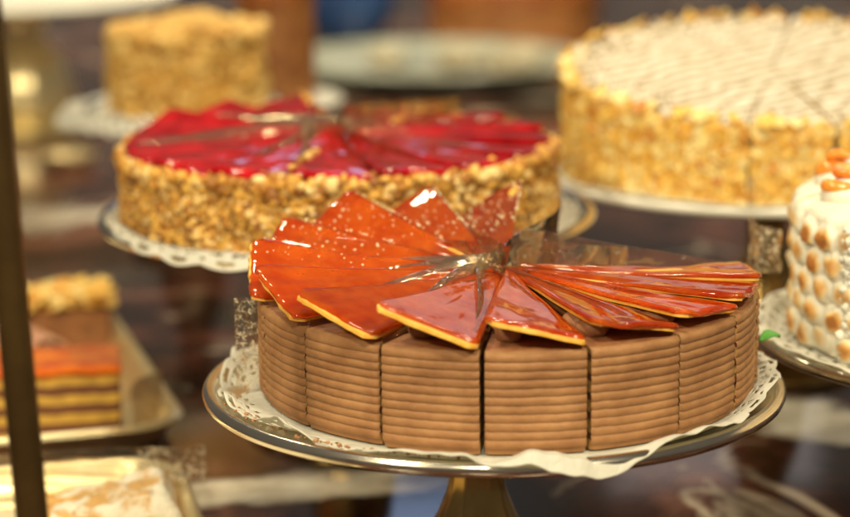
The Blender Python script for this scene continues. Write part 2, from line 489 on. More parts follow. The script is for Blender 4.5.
def cake_stand(label, loc, Rp, plate_m, stem_m, foot_r=.062, stem_r=.0132, sdx=0, group='cake stands on the marble counter'):
    """loc = centre of the plate's upper surface"""
    h = loc[2]
    t = thing('cake_stand', label, 'cake stand', (loc[0], loc[1], 0), 0, group)
    rim = []
    for k in range(9):                                             # rolled lip
        a = -math.pi*.75 + math.pi*1.5*k/8
        rim.append((Rp-.0035+.0035*math.cos(a), h+.0015+.0035*math.sin(a)))
    prof = [(.0001, h-.006), (.03, h-.006), (Rp*.7, h-.0055), (Rp-.012, h-.004)] + rim + [(Rp-.010, h+.0004), (Rp-.018, h), (.0001, h)]
    vs, fs = lathe(prof, 128)
    from_py('plate', vs, fs, plate_m, t, True, auto=70)
    vs, fs = [], []
    zs = [(.024, h-.0062), (.019, h-.009), (stem_r*1.2, h-.014), (stem_r*1.06, h-.022), (stem_r*1.0, h-.034), (stem_r*1.02, h-.046), (stem_r*1.12, h-.052), (stem_r*1.42, h-.062), (stem_r*1.75, max(.03, h-.070)), (stem_r*2.1, .024), (foot_r*.55, .016)]
    seg = 72
    for i in range(seg):
        a = 2*math.pi*i/seg
        fl = 1 - .025*(.5+.5*math.cos(a*14))
        for r, z in zs: vs.append((r*fl*math.cos(a)+sdx, r*fl*math.sin(a), z))
    n = len(zs)
    for i in range(seg):
        j = (i+1) % seg
        for k in range(n-1): fs.append((i*n+k, i*n+k+1, j*n+k+1, j*n+k))
    fs.append(tuple(i*n for i in range(seg))); fs.append(tuple(reversed([i*n+n-1 for i in range(seg)])))
    from_py('stem', vs, fs, stem_m, t, True)
    vs, fs = lathe([(.0001, .0165), (foot_r*.5, .0158), (foot_r*.75, .011), (foot_r*.93, .007), (foot_r, .004), (foot_r*.99, .001), (foot_r*.9, .0005), (.0001, .0005)], 96)
    vs = [(x+sdx, y, z) for x, y, z in vs]
    from_py('foot', vs, fs, stem_m, t, True, auto=70)
    return t

# ------------------------------------------------------------------ the setting: counter
bm = bmesh.new()
bmesh.ops.create_cube(bm, size=1, matrix=Matrix.Translation((0, 3.2, -.02)) @ Matrix.Diagonal((5, 6.4, .04, 1)))
bmesh.ops.bevel(bm, geom=[e for e in bm.edges], offset=.006, segments=3, affect='EDGES')
o = from_bm('countertop', bm, M['marble'], None, True, 40)
tag(o, 'dark polished marble counter with pale veins under the cakes', 'countertop', None, 'structure')

# ------------------------------------------------------------------ main torte
HB = R(11.25)
MC = Vector((.0375, 1.0, .1020)); MR = .1165; MH = .0450
cake_stand('silver rimmed cake stand on a brass stem under the caramel torte', (.0315, 1.0, .1), .1365, M['silver'], M['brass'], sdx=-.008)

def mz(r, a):
    # paper lies on the plate, climbs the lip and droops over it at the front right
    ax = r*math.cos(a)+.0055; ay = r*math.sin(a)-.0045
    rr = math.hypot(ax, ay)
    z = .0006 + .0052*smooth(.118, .131, rr)
    z -= max(0, rr-.1365)*1.2
    z += smooth(.112, .132, r)*(.0020*math.sin(a*7+.6)+.0015*math.sin(a*13+2) + .0030*nz(math.cos(a)*9, math.sin(a)*9, 1.5) + .0016*nz(math.cos(a)*16, math.sin(a)*16, r*60))
    z += .010*smooth(.10, .13, r)*math.exp(-((a-5.98+ (2*math.pi if a < 1 else 0)*0)/.16)**2)       # corner of paper standing up at the right
    return z
def mrf(a):
    f = .5+.5*math.cos(a-R(-62))
    d = math.degrees(a)
    if d > 180: d -= 360
    w = smooth(-135, -98, d)*(1-smooth(15, 45, d))
    rr = .1275 + .0045*w + .0070*math.exp(-((d+80)/15)**2) + .0012*nz(a*3, 4, 4)
    return rr - (.0055*math.cos(a) - .0045*math.sin(a))
doily('paper_doily', 'white paper lace doily spilling over the rim beneath the caramel torte', (.0315+.0055, 1.0-.0045, .1004), .128, mz, 'paper doilies under the cakes', rfun=mrf, solid=lambda a: R(240) < a < R(325))

def torte_profile(seed):
    rg = random.Random(seed)
    p = [(.0004, .0004, 1), (MR*.5, .0004, 1), (MR-.002, .0004, 0)]
    nrg = 11
    zb, zt = .0016, MH-.0022
    per = (zt-zb)/nrg
    for k in range(nrg):
        o = rg.uniform(-.00035, .00035)
        for f, d in [(q/8, -.00175*(.5+.5*math.cos(q/14*2*math.pi))**2.6-.00018*(1-math.cos(q/14*4*math.pi))*.5) for q in range(14)]:
            p.append((MR+d+o*.5, zb+per*(k+f), 0))
    p += [(MR-.0008, zt+.0004, 0), (MR-.0016, MH-.0004, 0), (MR-.004, MH, 2), (MR*.75, MH+.0002, 2), (MR*.4, MH, 2), (.0004, MH, 2)]
    return p

torte_labels = {
 3: 'hindmost chocolate torte slice, its caramel wedge rising beside the empty gap',
 4: 'back torte slice with sugar-flecked caramel, second behind from the empty gap',
 5: 'torte slice at the back left with a peaked caramel wedge dotted with sugar',
 6: 'torte slice at the far left rear, its caramel wedge half hidden by the next',
 7: 'leftmost torte slice, its caramel wedge overhanging the striped side with a bright yellow edge',
 8: 'torte slice on the left with a glossy dripping caramel edge, beside the leftmost one',
 9: 'torte slice on the front left, its wide side between the first two dark cuts',
 10: 'front torte slice left of centre under a caramel wedge with a thick yellow edge',
 11: 'front torte slice right of centre over the stem, with a hazy reflection on its caramel',
 12: 'torte slice on the front right, third counted from the right end',
 13: 'torte slice near the right end, second from last, with a stacked caramel edge',
 14: 'rightmost torte slice with a rough narrow chocolate side by the green leaf',
 15: 'torte slice at the right rear edge, bordering the empty gap with standing film',
}
rise_by = {3: .0265, 4: .024, 5: .026, 6: .0205, 7: .0180, 8: .0155, 9: .013, 10: .0150, 11: .0112, 12: .0082, 13: .0056, 14: .0044, 15: .0036}
def build_torte_slice(k):
    mid = R(15.5 + 22.5*k + 11.25)
    rg = random.Random(100+k)
    x0 = MR*.6
    dr = rg.uniform(-.0012, .0012)
    t = thing('torte_slice', torte_labels[k], 'cake slice',
              (MC.x+(x0+dr)*math.cos(mid), MC.y+(x0+dr)*math.sin(mid), MC.z), mid+R(rg.uniform(-.45, .45)), 'slices of the caramel topped torte')
    sector_body(HB-R(.52+.25*nz(k*1.3, 2, 2)), torte_profile(k), [M['choc'], M['torte_cut'], M['choc_top']], 'body', t, x0, seed=k, jit=.00022)
    rise = rise_by[k]
    sp = 2*MR*math.sin(HB)
    slope = rise/sp
    lift = .0020
    def zf(r, a):
        w = r*math.sin(HB-a)                                       # distance from the low edge
        return MH + lift + (.0040 if k < 11 else .0065)*max(0, 1-r/MR)**1.5 + slope*w + .0007*nz(r*35, a*7, k*1.7)
    rf_ = 1.03 if k < 11 else 1.0
    w = wedge('caramel_wedge', HB-R(.3), MR*rf_+{7: .0014, 9: .0026, 10: .0046, 11: .0030, 8: .0006}.get(k, 0), zf, .0019, .0007, M['wafer'], t, x0, inset=.0006, sharp=60)
    g = wedge('glaze', HB-R(.3), MR*(rf_+.007), lambda r, a: zf(r, a)+.0017+.00025*nz(r*110, a*25, k*3.3)-(.0030 if k not in (9, 10, 11) else .0010)*max(0, nz(r*28+k, a*9, k*5.1+2)), .0019, .0017, M['caramel'], w, x0)
    # piped chocolate cream that props the raised edge
    spots = []
    bm = bmesh.new()
    dd = .0045 + rise*.22
    rdl = MR*.80
    for q in range(2):
        bmesh.ops.create_uvsphere(bm, u_segments=20, v_segments=12, radius=1,
            matrix=Matrix.Translation((rdl*math.cos(-HB*.55)-x0-q*.012, rdl*math.sin(-HB*.5), MH+dd*.5)) @ Matrix.Diagonal((.0085, .0065, dd*.75, 1)))
    for v in bm.verts:
        v.co += v.normal*.0010*nz(v.co.x*260, v.co.y*260, v.co.z*260+k)
    from_bm('cream_dollop', bm, M['choc_top'], t)
    if k in (3, 4, 5, 6, 7):
        spots = []
        nn = {3: 80, 4: 70, 5: 70, 6: 36, 7: 20}[k]
        for q in range(nn):
            r = MR*rg.uniform(.35, 1.0)**.7; a = HB*rg.uniform(-.95, .8)
            r = min(r, MR*.98)
            spots.append(((r*math.cos(a)-x0, r*math.sin(a), zf(r, a)+.0042), (0,0,1)))
        for q in range(nn//2):                                      # grains caught on the raised edge
            r = MR*rg.uniform(.5, .99); a = -HB*.95
            spots.append(((r*math.cos(a)-x0, r*math.sin(a), zf(r, a)+.0038), (0,0,1)))
        vs, fs = lumps(spots, .0005, rg)
        from_py('sugar_grains', vs, fs, M['sugar'], g)
    return t
for k in range(3, 16): build_torte_slice(k)

def torte_film(deg, hf, label, r1=.004, r0=.004, seed=0, bow=.0012, lean=0, mat=None):
    a = R(deg); c, s = math.cos(a), math.sin(a)
    film_sheet('plastic_film', ((r0*c, r0*s), ((MR+r1)*c, (MR+r1)*s)), hf, .001, label, MC, 'clear film sheets in the torte', seed=seed, bow=bow, lean=lean, lean_z=MH, mat=mat)
gapd = .25
a_, b_ = R(82.4), R(75)
film_sheet('plastic_film', ((.003*math.cos(a_), .003*math.sin(a_)), (MR*.93*math.cos(b_), MR*.93*math.sin(b_))), lambda u: MH+.014+.011*u, .001,
           'shiny film standing upright on the cut face under the hindmost caramel wedge', MC, 'clear film sheets in the torte', seed=1, bow=.0045, mat='shiny_film')
torte_film(47, lambda u: MH+.022-.018*u, 'loose speckled film leaning in the empty gap of the torte', r1=-.020, r0=.012, seed=2, bow=.004)
torte_film(15.5-gapd, lambda u: MH+.030-.027*u, 'clear triangular film on the right cut face of the gap', r1=.002, seed=3)
torte_film(105.5, lambda u: MH+.020-.004*u, 'film between the two hindmost torte slices', r1=-.004, seed=4)
torte_film(128, lambda u: MH+.021-.010*u, 'hazy film over the caramel between back left slices', r1=-.01, seed=5)
torte_film(150.5, lambda u: MH+.021-.012*u, 'hazy film near the torte centre, over the left caramel wedges', r1=-.02, seed=6)
torte_film(184.5, lambda u: MH*.98, 'speckled film end poking out past the leftmost torte side', r1=.010, r0=MR-.004, seed=7, mat='speckled_film')
for q, (deg, lab) in enumerate(((173, 'clear film leaning over the leftmost caramel wedge from behind'), (195.5, 'clear film between the leftmost torte slice and its dripping neighbour'),
        (218, 'clear film at the first dark cut on the torte side'), (240.5, 'clear film at the second dark cut on the torte side'), (263, 'clear film at the third dark cut on the torte side, over the stem'),
        (285.5, 'clear film at the fourth dark cut on the torte side'), (308, 'clear film at the fifth dark cut on the torte side'), (330.5, 'clear film at the last dark cut near the right end of the torte'))):
    torte_film(deg, (lambda q: lambda u: MH+(.014 if q < 5 else .012)*(1-u)**.5+.0015)(q), lab, r1=-.004, r0=.003, seed=20+q, lean=-.75)

rg = random.Random(91); spots = []
for q in range(70):
    a = R(rg.uniform(185, 262)); r = rg.uniform(.119, .131)
    spots.append(((r*math.cos(a), r*math.sin(a), .0012+.004*smooth(.118, .13, r)), (0,0,1)))
vs, fs = lumps(spots, .0007, rg)
o = from_py('crumbs', vs, fs, M['choc_top']); o.location = (.0315, 1.0, .1004)
tag(o, 'tiny brown crumbs scattered on the plate left of the torte', 'crumbs', None, 'stuff')

# green leaf scrap on the doily at the right
vs, fs = [], []
for i in range(9):
    u = i/8
    for j in range(5):
        v = j/4-.5
        w = .0055*math.sin(math.pi*min(1, u*.92+.06))
        vs.append((-.005+.010*u, v*w*1.2+.002*math.sin(u*3), .0015+.0012*math.sin(u*3)+abs(v)*.003))
for i in range(8):
    for j in range(4): fs.append((i*5+j, (i+1)*5+j, (i+1)*5+j+1, i*5+j+1))
o = from_py('leaf', vs, fs, M['green'])
md = o.modifiers.new('thickness', 'SOLIDIFY'); md.thickness = .0005
o.location = (.1625, 1.005, .1185); o.rotation_euler = (R(18), R(-8), R(15))
tag(o, 'bright green scrap of leaf on the lace right of the torte', 'leaf')

# ------------------------------------------------------------------ red glazed nut cake
RC = Vector((-.0496, 1.27, .1315)); RR = .127; RH = .036
cake_stand('silver rimmed stand carrying the red glazed nut cake', (-.045, 1.27, .1290), .146, M['silver'], M['brass'])
def flatz(Rp, seed, droop=.0):
    def f(r, a):
        z = .0006 + .0050*smooth(Rp-.018, Rp-.006, r) - max(0, r-Rp+.001)*1.1
        return z + smooth(Rp-.03, Rp, r)*(.0012*math.sin(a*7+seed)+.001*nz(math.cos(a)*8, math.sin(a)*8, seed))
    return f
doily('paper_doily', 'white lace doily hanging over the rim under the red cake', (-.0445, 1.268, .1294), .142, flatz(.146, 2.2), 'paper doilies under the cakes',
      rfun=lambda a: .133+.017*(.5+.5*math.cos(a-R(-108)))**3)

def nut_profile(Rr, H):
    return [(.0004, .0004, 1), (Rr*.6, .0004, 1), (Rr-.003, .0004, 0), (Rr-.003, H*.25, 0), (Rr-.003, H*.5, 0), (Rr-.003, H*.75, 0), (Rr-.004, H-.001, 0), (Rr-.006, H, 2), (Rr*.6, H, 2), (.0004, H, 2)]

ORD = ['first', 'second', 'third', 'fourth', 'fifth', 'sixth', 'seventh', 'eighth', 'ninth', 'tenth', 'eleventh', 'twelfth', 'thirteenth', 'fourteenth', 'fifteenth', 'last']
red_ks = [k for k in range(16) if k not in (2, 3)]
red_off = 12.0
red_rise = {}
def build_red_slice(k, idx):
    mid = R(red_off + 22.5*k + 11.25)
    rg = random.Random(300+k); x0 = RR*.6
    t = thing('nut_cake_slice', 'red glazed slice crusted with chopped nuts, %s from the gap going anticlockwise' % ORD[idx], 'cake slice',
              (RC.x+x0*math.cos(mid), RC.y+x0*math.sin(mid), RC.z), mid, 'slices of the red glazed nut cake')
    sector_body(HB-R(.25), nut_profile(RR, RH), [M['nuts'], M['red_cut'], M['red_cut']], 'body', t, x0, nseg=14, seed=k)
    spots = []
    for q in range(760):
        a = rg.uniform(-HB, HB)*.985; z = rg.uniform(.001, RH+.001); r = RR-.002+rg.uniform(-.0008, .0012)+.0045*nz((mid+a)*9, z*70, 3)
        spots.append(((r*math.cos(a)-x0, r*math.sin(a), z), (math.cos(a), math.sin(a), 0)))
    for q in range(120):
        a = rg.uniform(-HB, HB)*.97; r = RR-abs(rg.gauss(0, .006))+.001; z = RH+rg.uniform(.0, .0075)*(.5+.8*abs(nz(a*9+k*2, 1, 1)))
        spots.append(((r*math.cos(a)-x0, r*math.sin(a), z), (0,0,1)))
    vs, fs = lumps(spots, .0017, rg, rim=.0027, zrim=RH-.004)
    from_py('nut_crust', vs, fs, M['nuts'], t)
    ang = (math.degrees(mid)) % 360
    rise = .012 if 70 < ang < 180 else (.004 if ang < 300 else .002)
    slope = rise/(2*RR*math.sin(HB))
    def zf(r, a):
        return RH + .0030 + .004*max(0, 1-r/RR)**1.5 + slope*r*math.sin(HB-a) + .0014*nz(r*45, a*9, k*2.1)
    jl = wedge('jelly', HB-R(.15), RR*.975, lambda r, a: RH-.001, .0038, .003, M['red_glaze'], t, x0)
    w = wedge('glaze_wedge', HB-R(.15), RR*.985, zf, .0042, .003, M['red_glaze'], t, x0)
    if 95 < ang < 135 or rg.random() < .12:
        spots = []
        for q in range(46):
            r = RR*rg.uniform(.45, .98); a = -HB*rg.uniform(.88, 1)
            spots.append(((r*math.cos(a)-x0, r*math.sin(a), zf(r, a)+.0045), (0,0,1)))
        vs, fs = lumps(spots, .0014, rg)
        from_py('nut_grains', vs, fs, M['nuts'], w)
for idx, k in enumerate(list(range(4, 16))+[0, 1, 2]): build_red_slice(k, idx)
def red_film(deg, hf, label, r1=.003, seed=0, bow=.002, lean=0):
    a = R(deg); c, s = math.cos(a), math.sin(a)
    film_sheet('plastic_film', ((.004*c, .004*s), ((RR+r1)*c, (RR+r1)*s)), hf, .001, label, RC, 'clear film sheets in the red cake', seed=seed, bow=bow, lean=lean, lean_z=RH)
red_film(red_off+22.5*4-.5, lambda u: RH+.018+.002*u, 'film on the left cut face of the red cake gap', seed=11)
red_film(red_off+22.5*3+.5, lambda u: RH+.026-.012*u, 'film on the right cut face of the red cake gap', seed=12)
red_film(red_off+22.5*2, lambda u: RH+.026-.010*u, 'film between the rear red slices right of the gap', seed=19)
red_film(red_off+22.5*1, lambda u: RH+.024-.014*u, 'film between red slices at the right rear', seed=13)
red_film(red_off+22.5*5, lambda u: RH+.018-.004*u, 'film between red slices at the left rear', seed=14)
red_film(red_off+22.5*6, lambda u: RH+.020-.008*u, 'film above the leftmost red glaze', seed=16, lean=-.7)
red_film(red_off+22.5*14, lambda u: RH+.022-.015*u, 'film between red slices at the right front', seed=17)
red_film(red_off+22.5*10, lambda u: RH+.018-.013*u, 'film over the red glaze at the front left', r1=-.02, seed=18, lean=-.8)
red_film(red_off+22.5*8, lambda u: RH+.020-.010*u, 'film over the red glaze at the left', r1=-.01, seed=41, lean=-.8)
red_film(red_off+22.5*11, lambda u: RH+.020-.014*u, 'film over the red glaze left of the front centre', r1=-.02, seed=42, lean=-.8)
red_film(red_off+22.5*13, lambda u: RH+.021-.014*u, 'film over the red glaze right of the front centre', r1=-.02, seed=43, lean=-.6)
red_film(red_off+22.5*12, lambda u: RH+.020-.013*u, 'film rising between red slices at the front', r1=-.03, seed=15)

# ------------------------------------------------------------------ almond cake with sugared top
YC = Vector((.2225, 1.4, .1325)); YR = .133; YH = .047
cake_stand('pale enamelled stand on a brass stem under the almond cake', (.2225, 1.4, .13), .150, M['white_enamel'], M['brass'])
doily('paper_doily', 'white lace doily lying flat under the almond flake cake', (.2225, 1.398, .1304), .147, flatz(.150, 5.1), 'paper doilies under the cakes', lace=.02)
YO = 278-22.5*12
y_ks = [k for k in range(16) if k != 3]
def build_yel_slice(k, idx):
    mid = R(YO + 22.5*k + 11.25)
    rg = random.Random(500+k)
    kids = []; x0 = YR*.6
    ex = 0
    if k >= 12 or k < 4: ex = .0018                                # the right portion has been pushed off a little
    t = thing('almond_cake_slice', 'sugar topped almond flake slice, %s anticlockwise from the rear end of the long cut' % ORD[idx], 'cake slice',
              (YC.x+(x0+ex)*math.cos(mid), YC.y+(x0+ex)*math.sin(mid), YC.z), mid, 'slices of the almond flake cake')
    gp = {10: .25, 11: .42, 12: .75}.get(k, .3)
    sector_body(HB-R(gp), nut_profile(YR, YH), [M['yel_cut'], M['yel_cut'], M['sugar_top']], 'body', t, x0, nseg=14, seed=k+40, jit=.0008)
    spots = []
    lim = HB-R(gp)-(.034 if k in (11, 12) else .010)
    for q in range(420):
        a = rg.uniform(-lim, lim); z = rg.uniform(.001, YH-.002-.004*abs(nz(a*14, k, 1))); r = YR-.0025+rg.uniform(-.0006, .0015)
        spots.append(((r*math.cos(a)-x0, r*math.sin(a), z), (math.cos(a), math.sin(a), .1)))
    for q in range(9):
        a = rg.uniform(-lim, lim); r = YR-abs(rg.gauss(.002, .004)); z = YH+rg.uniform(.0, .003)
        spots.append(((r*math.cos(a)-x0, r*math.sin(a), z), (math.cos(a)*.5, math.sin(a)*.5, 1)))
    vs, fs = flakes(spots, .0050, rg)
    from_py('almond_crust', vs, fs, M['flakes'], t, True, auto=40)
    # heaped sugar along the outer edge
    spots = []
    for q in range(140):
        a = rg.uniform(-lim, lim); r = YR-.004-abs(rg.gauss(0, .010))
        spots.append(((r*math.cos(a)-x0, r*math.sin(a), YH+.0002), (0,0,1)))
    vs, fs = lumps(spots, .0016, rg)
    from_py('sugar_lumps', vs, fs, M['sugar_top'], t)
    # the cake stands higher towards the back
    c, s_ = math.cos(mid), math.sin(mid)
    for ch in t.children:
        for v in ch.data.vertices:
            y = (v.co.x+x0)*s_ + v.co.y*c
            v.co.z *= 1+.13*(y+YR)/YH
for idx, k in enumerate(list(range(4, 16))+list(range(0, 4))): build_yel_slice(k, idx)

# ------------------------------------------------------------------ toasted meringue cake at the right
GC = Vector((.307, 1.085, .1025)); GR = .118; GH = .069
cake_stand('polished silver stand under the toasted meringue cake', (.307, 1.085, .100), .141, M['silver'], M['brass'])
doily('paper_doily', 'white lace doily around the foot of the meringue cake', (.305, 1.083, .1004), .136, flatz(.141, 8.3), 'paper doilies under the cakes', lace=.022)
t = thing('meringue_cake', 'white meringue cake with rows of toasted spots and caramel swirls on top', 'cake', GC)
seg, rows_ = 560, 120
vs, fs, toast = [], [], []
ncol, nrow = 37, 5
prof = []
for i in range(rows_+1):
    u = i/rows_
    if u < .62: prof.append((GR, GH*.94*u/.62, u/.62))
    elif u < .72:
        a = (u-.62)/.10*math.pi/2
        prof.append((GR-.020+.020*math.cos(a), GH*.94+.008*math.sin(a), 1.0))
    else: prof.append((max(.0005, (GR-.020)*(1-(u-.72)/.28)), GH*.94+.008, 2.0))
for i, (r, z, tt) in enumerate(prof):
    for j in range(seg):
        a = 2*math.pi*j/seg
        d, tv = 0, 0
        if tt <= 1:
            row = tt*nrow; ri = min(nrow-1, int(row)); fr = row-ri-.5
            ca = a/(2*math.pi)*ncol + (.5 if ri % 2 else 0); ci = int(ca); fc = ca-ci-.5
            h1 = nz(ci*1.37, ri*2.1, 3.3); h2 = nz(ci*2.7, ri*1.1, 9.1)
            h3 = nz(ci*3.9+5, ri*1.9, 4.7)
            fc += h2*.28+.10*nz(a*30, z*150, 2); fr += h1*.35+.10*nz(a*30, z*150, 8)
            e = math.sqrt((fc/(.60+.10*h3))**2+(fr/(.64+.10*h1))**2)
            bp_ = max(0, 1-e*e)
            d = .0046*bp_**.75 if bp_ > 0 else 0
            tv = smooth(.25, 1.10, bp_)*(.95+.6*h1)
        d += .0012*nz(math.cos(a)*14, math.sin(a)*14, z*160)
        if tt == 2: d = 0
        # rough vertical cut in the coat
        rr = r + d
        zz = z + (.0035*nz(r*math.cos(a)*70, r*math.sin(a)*70, 2.2) + .002*math.sin(r*260) if tt == 2 else 0)
        vs.append((rr*math.cos(a), rr*math.sin(a), zz)); toast.append(max(0, tv))
for i in range(rows_):
    for j in range(seg):
        j2 = (j+1) % seg
        fs.append((i*seg+j, i*seg+j2, (i+1)*seg+j2, (i+1)*seg+j))
fs.append(tuple(reversed(range(seg)))); fs.append(tuple(rows_*seg+j for j in range(seg)))
o = from_py('meringue_coat', vs, fs, M['meringue'], t)
at = o.data.attributes.new('toast', 'FLOAT', 'POINT'); at.data.foreach_set('value', toast)

def tube(path, rad, seg=12):
    vs, fs = [], []
    n = len(path)
    for i, p in enumerate(path):
        d = (Vector(path[min(n-1, i+1)])-Vector(path[max(0, i-1)])).normalized()
        up = Vector((0,0,1)) if abs(d.z) < .95 else Vector((1,0,0))
        s = d.cross(up).normalized(); w = s.cross(d)
        rr = rad(i/(n-1)) if callable(rad) else rad
        for k in range(seg):
            a = 2*math.pi*k/seg
            q = Vector(p)+(s*math.cos(a)+w*math.sin(a))*rr
            vs.append(tuple(q))
    for i in range(n-1):
        for k in range(seg):
            k2 = (k+1) % seg
            fs.append((i*seg+k, i*seg+k2, (i+1)*seg+k2, (i+1)*seg+k))
    fs.append(tuple(reversed(range(seg)))); fs.append(tuple((n-1)*seg+k for k in range(seg)))
    return vs, fs
for q in range(14):                                                # meringue rosettes with caramel ribbon on top
    a = R(360/14*q+ 8); r = GR-.022
    c = Vector((r*math.cos(a), r*math.sin(a), GH*.94+.007))
    pth = []
    for s in range(40):
        u = s/39; b = u*math.pi*4.2+q; rr = .0125*(1-u*.72)
        pth.append((c.x+rr*math.cos(b), c.y+rr*math.sin(b), c.z+.010*u))
    vs, fs = tube(pth, lambda u: .0052*(1-.35*u))
    me = from_py('rosette', vs, fs, M['meringue'], t)
    pth = []
    rg = random.Random(q)
    for s in range(46):
        u = s/45; b = u*math.pi*3.0+q*1.3; rr = .013*(.95-u*.6)
        pth.append((c.x+rr*math.cos(b)+.002*math.sin(b*3), c.y+rr*math.sin(b)*.8, c.z+.0045+.010*u+.0022*math.sin(b*2+q)))
    vs, fs = tube(pth, lambda u: .0036*(1-.3*u))
    from_py('caramel_swirl', vs, fs, M['orange_sauce'], me)
# crumbly ridge where the coat has been cut
spots = []
rg = random.Random(77)
for q in range(260):
    a = R(180+29)+rg.gauss(0, .012); z = rg.uniform(.0, GH*.95)
    spots.append((((GR+.001)*math.cos(a), (GR+.001)*math.sin(a), z), (0,0,1)))
vs, fs = lumps(spots, .0022, rg)
from_py('cut_edge', vs, fs, M['meringue'], t)
a = R(186)
film_sheet('plastic_film', ((-.143, .014), (-.127, .006)), lambda u: .059-.007*u, .030, 'speckled film corner standing at the left of the meringue cake', GC, None, seed=21, bow=.004, n=10, mat='speckled_film')

# ------------------------------------------------------------------ crumb cake at the back left
CC = Vector((-.192, 1.78, .121))
cake_stand('stand holding the golden crumb cake at the back left', (-.192, 1.78, .1185), .086, M['silver'], M['post'], foot_r=.05)
doily('paper_doily', 'white lace doily hanging over the plate of the crumb cake', (-.203, 1.772, .1189), .094, flatz(.086, 11.0), 'paper doilies under the cakes', na=240, nr=24)
t = thing('crumb_cake', 'round cake thickly covered with golden yellow crumbs', 'cake', CC)
t.scale = (1, 1, 1.13)
vs, fs = lathe([(.0001, 0), (.060, 0), (.061, .03), (.059, .052), (.051, .058), (.03, .061), (.0001, .061)], 64)
from_py('body', vs, fs, M['crumb'], t, True, auto=50)
spots = []; rg = random.Random(5)
for q in range(2200):
    a = rg.uniform(0, 6.283)
    if q % 2: spots.append(((.0615*math.cos(a), .0615*math.sin(a), rg.uniform(0, .055)), (0,0,1)))
    else:
        r = .06*math.sqrt(rg.random()); spots.append(((r*math.cos(a), r*math.sin(a), .054+.007*(1-(r/.06)**2)), (0,0,1)))
spots = [((p[0]*(1+.05*nz(p[0]*40, p[1]*40, p[2]*40)), p[1], p[2]*(1+.10*nz(p[0]*30, p[1]*30, 3))), n_) for p, n_ in spots]
vs, fs = lumps(spots, .0038, rg)
from_py('crumb_crust', vs, fs, M['crumb'], t)

# ------------------------------------------------------------------ tall brown cake behind the crumb cake, and the wide one at the back
def round_loaf(label, c, rad, h, stand_label):
    if stand_label: cake_stand(stand_label, (c[0], c[1], c[2]-.001), rad+.025, M['white_enamel'], M['brass'], foot_r=.05)
    t = thing('brown_cake', label, 'cake', c, 0, 'tall brown cakes at the back')
    prof = [(.0001, 0), (rad*.97, 0), (rad, .006), (rad*1.01, h*.4), (rad, h*.8), (rad*.96, h*.95), (rad*.85, h), (.0001, h*1.01)]
    fine = []
    for (r0, z0), (r1, z1) in zip(prof, prof[1:]):
        for s in range(6): fine.append((r0+(r1-r0)*s/6, z0+(z1-z0)*s/6))
    fine.append(prof[-1])
    vs, fs = lathe(fine, 96)
    vs = [tuple(Vector(v)*(1+.018*nz(v[0]*30, v[1]*30, v[2]*30))) for v in vs]
    from_py('body', vs, fs, M['brown_side'], t)
    # glossy glaze cap with drips
    gp = []
    vs, fs = [], []
    seg = 96
    for i in range(13):
        for j in range(seg):
            a = 6.2832*j/seg
            dr = h*(.30+.22*nz(math.cos(a)*5, math.sin(a)*5, c[0]*9))
            if i < 5: r, z = (rad*1.035, h*.93-dr*(1-i/5))
            else:
                u = (i-5)/7; r, z = rad*1.03*math.cos(u*1.5), h*.93+h*.10*math.sin(u*1.5)
            vs.append((r*math.cos(a), r*math.sin(a), z))
    for i in range(12):
        for j in range(seg):
            j2 = (j+1) % seg; fs.append((i*seg+j, i*seg+j2, (i+1)*seg+j2, (i+1)*seg+j))
    fs.append(tuple(12*seg+j for j in range(seg)))
    o = from_py('glaze', vs, fs, M['brown_cake'], t)
    md = o.modifiers.new('thickness', 'SOLIDIFY'); md.thickness = .002; md.offset = -1
    return t
round_loaf('narrow tall brown cake behind the golden crumb cake', (-.131, 1.97, .098), .034, .14, 'small pale stand under the narrow brown cake')
round_loaf('broad dark brown cake at the far back between red and almond cakes', (.131, 3.16, .0008), .122, .11, None)

# added dark blue form, standing in for blue light on the dark background
t = thing('blue_light_form', 'made-up dark blue form for the blue light beside the narrow brown cake', 'blue_light_form', (-.108, 3.22, .0005))
vs, fs = lathe([(.0001, .0), (.03, .0), (.034, .004), (.045, .015), (.062, .035), (.070, .065), (.073, .105), (.071, .1055), (.066, .065), (.058, .037), (.04, .018), (.0001, .012)], 64)
from_py('body', vs, fs, M['blue'], t, True, auto=60)
# grey platter and the pale pieces on it
t = thing('platter', 'wide grey platter on the counter behind the red cake', 'platter', (.012, 2.83, .0005))
PS = 1.28
vs, fs = lathe([(PS*r_, z_) for r_, z_ in [(.0001, .002), (.08, .002), (.13, .010), (.158, .026), (.160, .028), (.158, .030), (.130, .015), (.08, .007), (.0001, .007)]], 96)
from_py('dish', vs, fs, M['platter'], t, True, auto=60)
for q, (x, y, s) in enumerate([(.03, .02, .030), (.085, -.03, .034), (.10, .05, .03), (-.05, .05, .026)]):
    rg = random.Random(q)
    bm = bmesh.new(); bmesh.ops.create_icosphere(bm, subdivisions=4, radius=1)
    for v in bm.verts:
        n_ = v.co.copy(); v.co *= 1+.18*nz(n_.x*2.2, n_.y*2.2, n_.z*2.2+q); v.co.x *= s; v.co.y *= s*.8; v.co.z *= s*.55
    o = from_bm('pastry', bm, M['olive_bun'])
    o.location = (.012+x*1.2, 2.83+y*1.2, .007+s*.5)
    tag(o, ['dusty olive bun on the grey platter nearest its middle', 'dusty olive bun at the front right of the grey platter', 'dusty olive bun at the rear right of the grey platter', 'dusty olive bun at the left of the grey platter'][q], 'pastry', 'pastries on the grey platter')

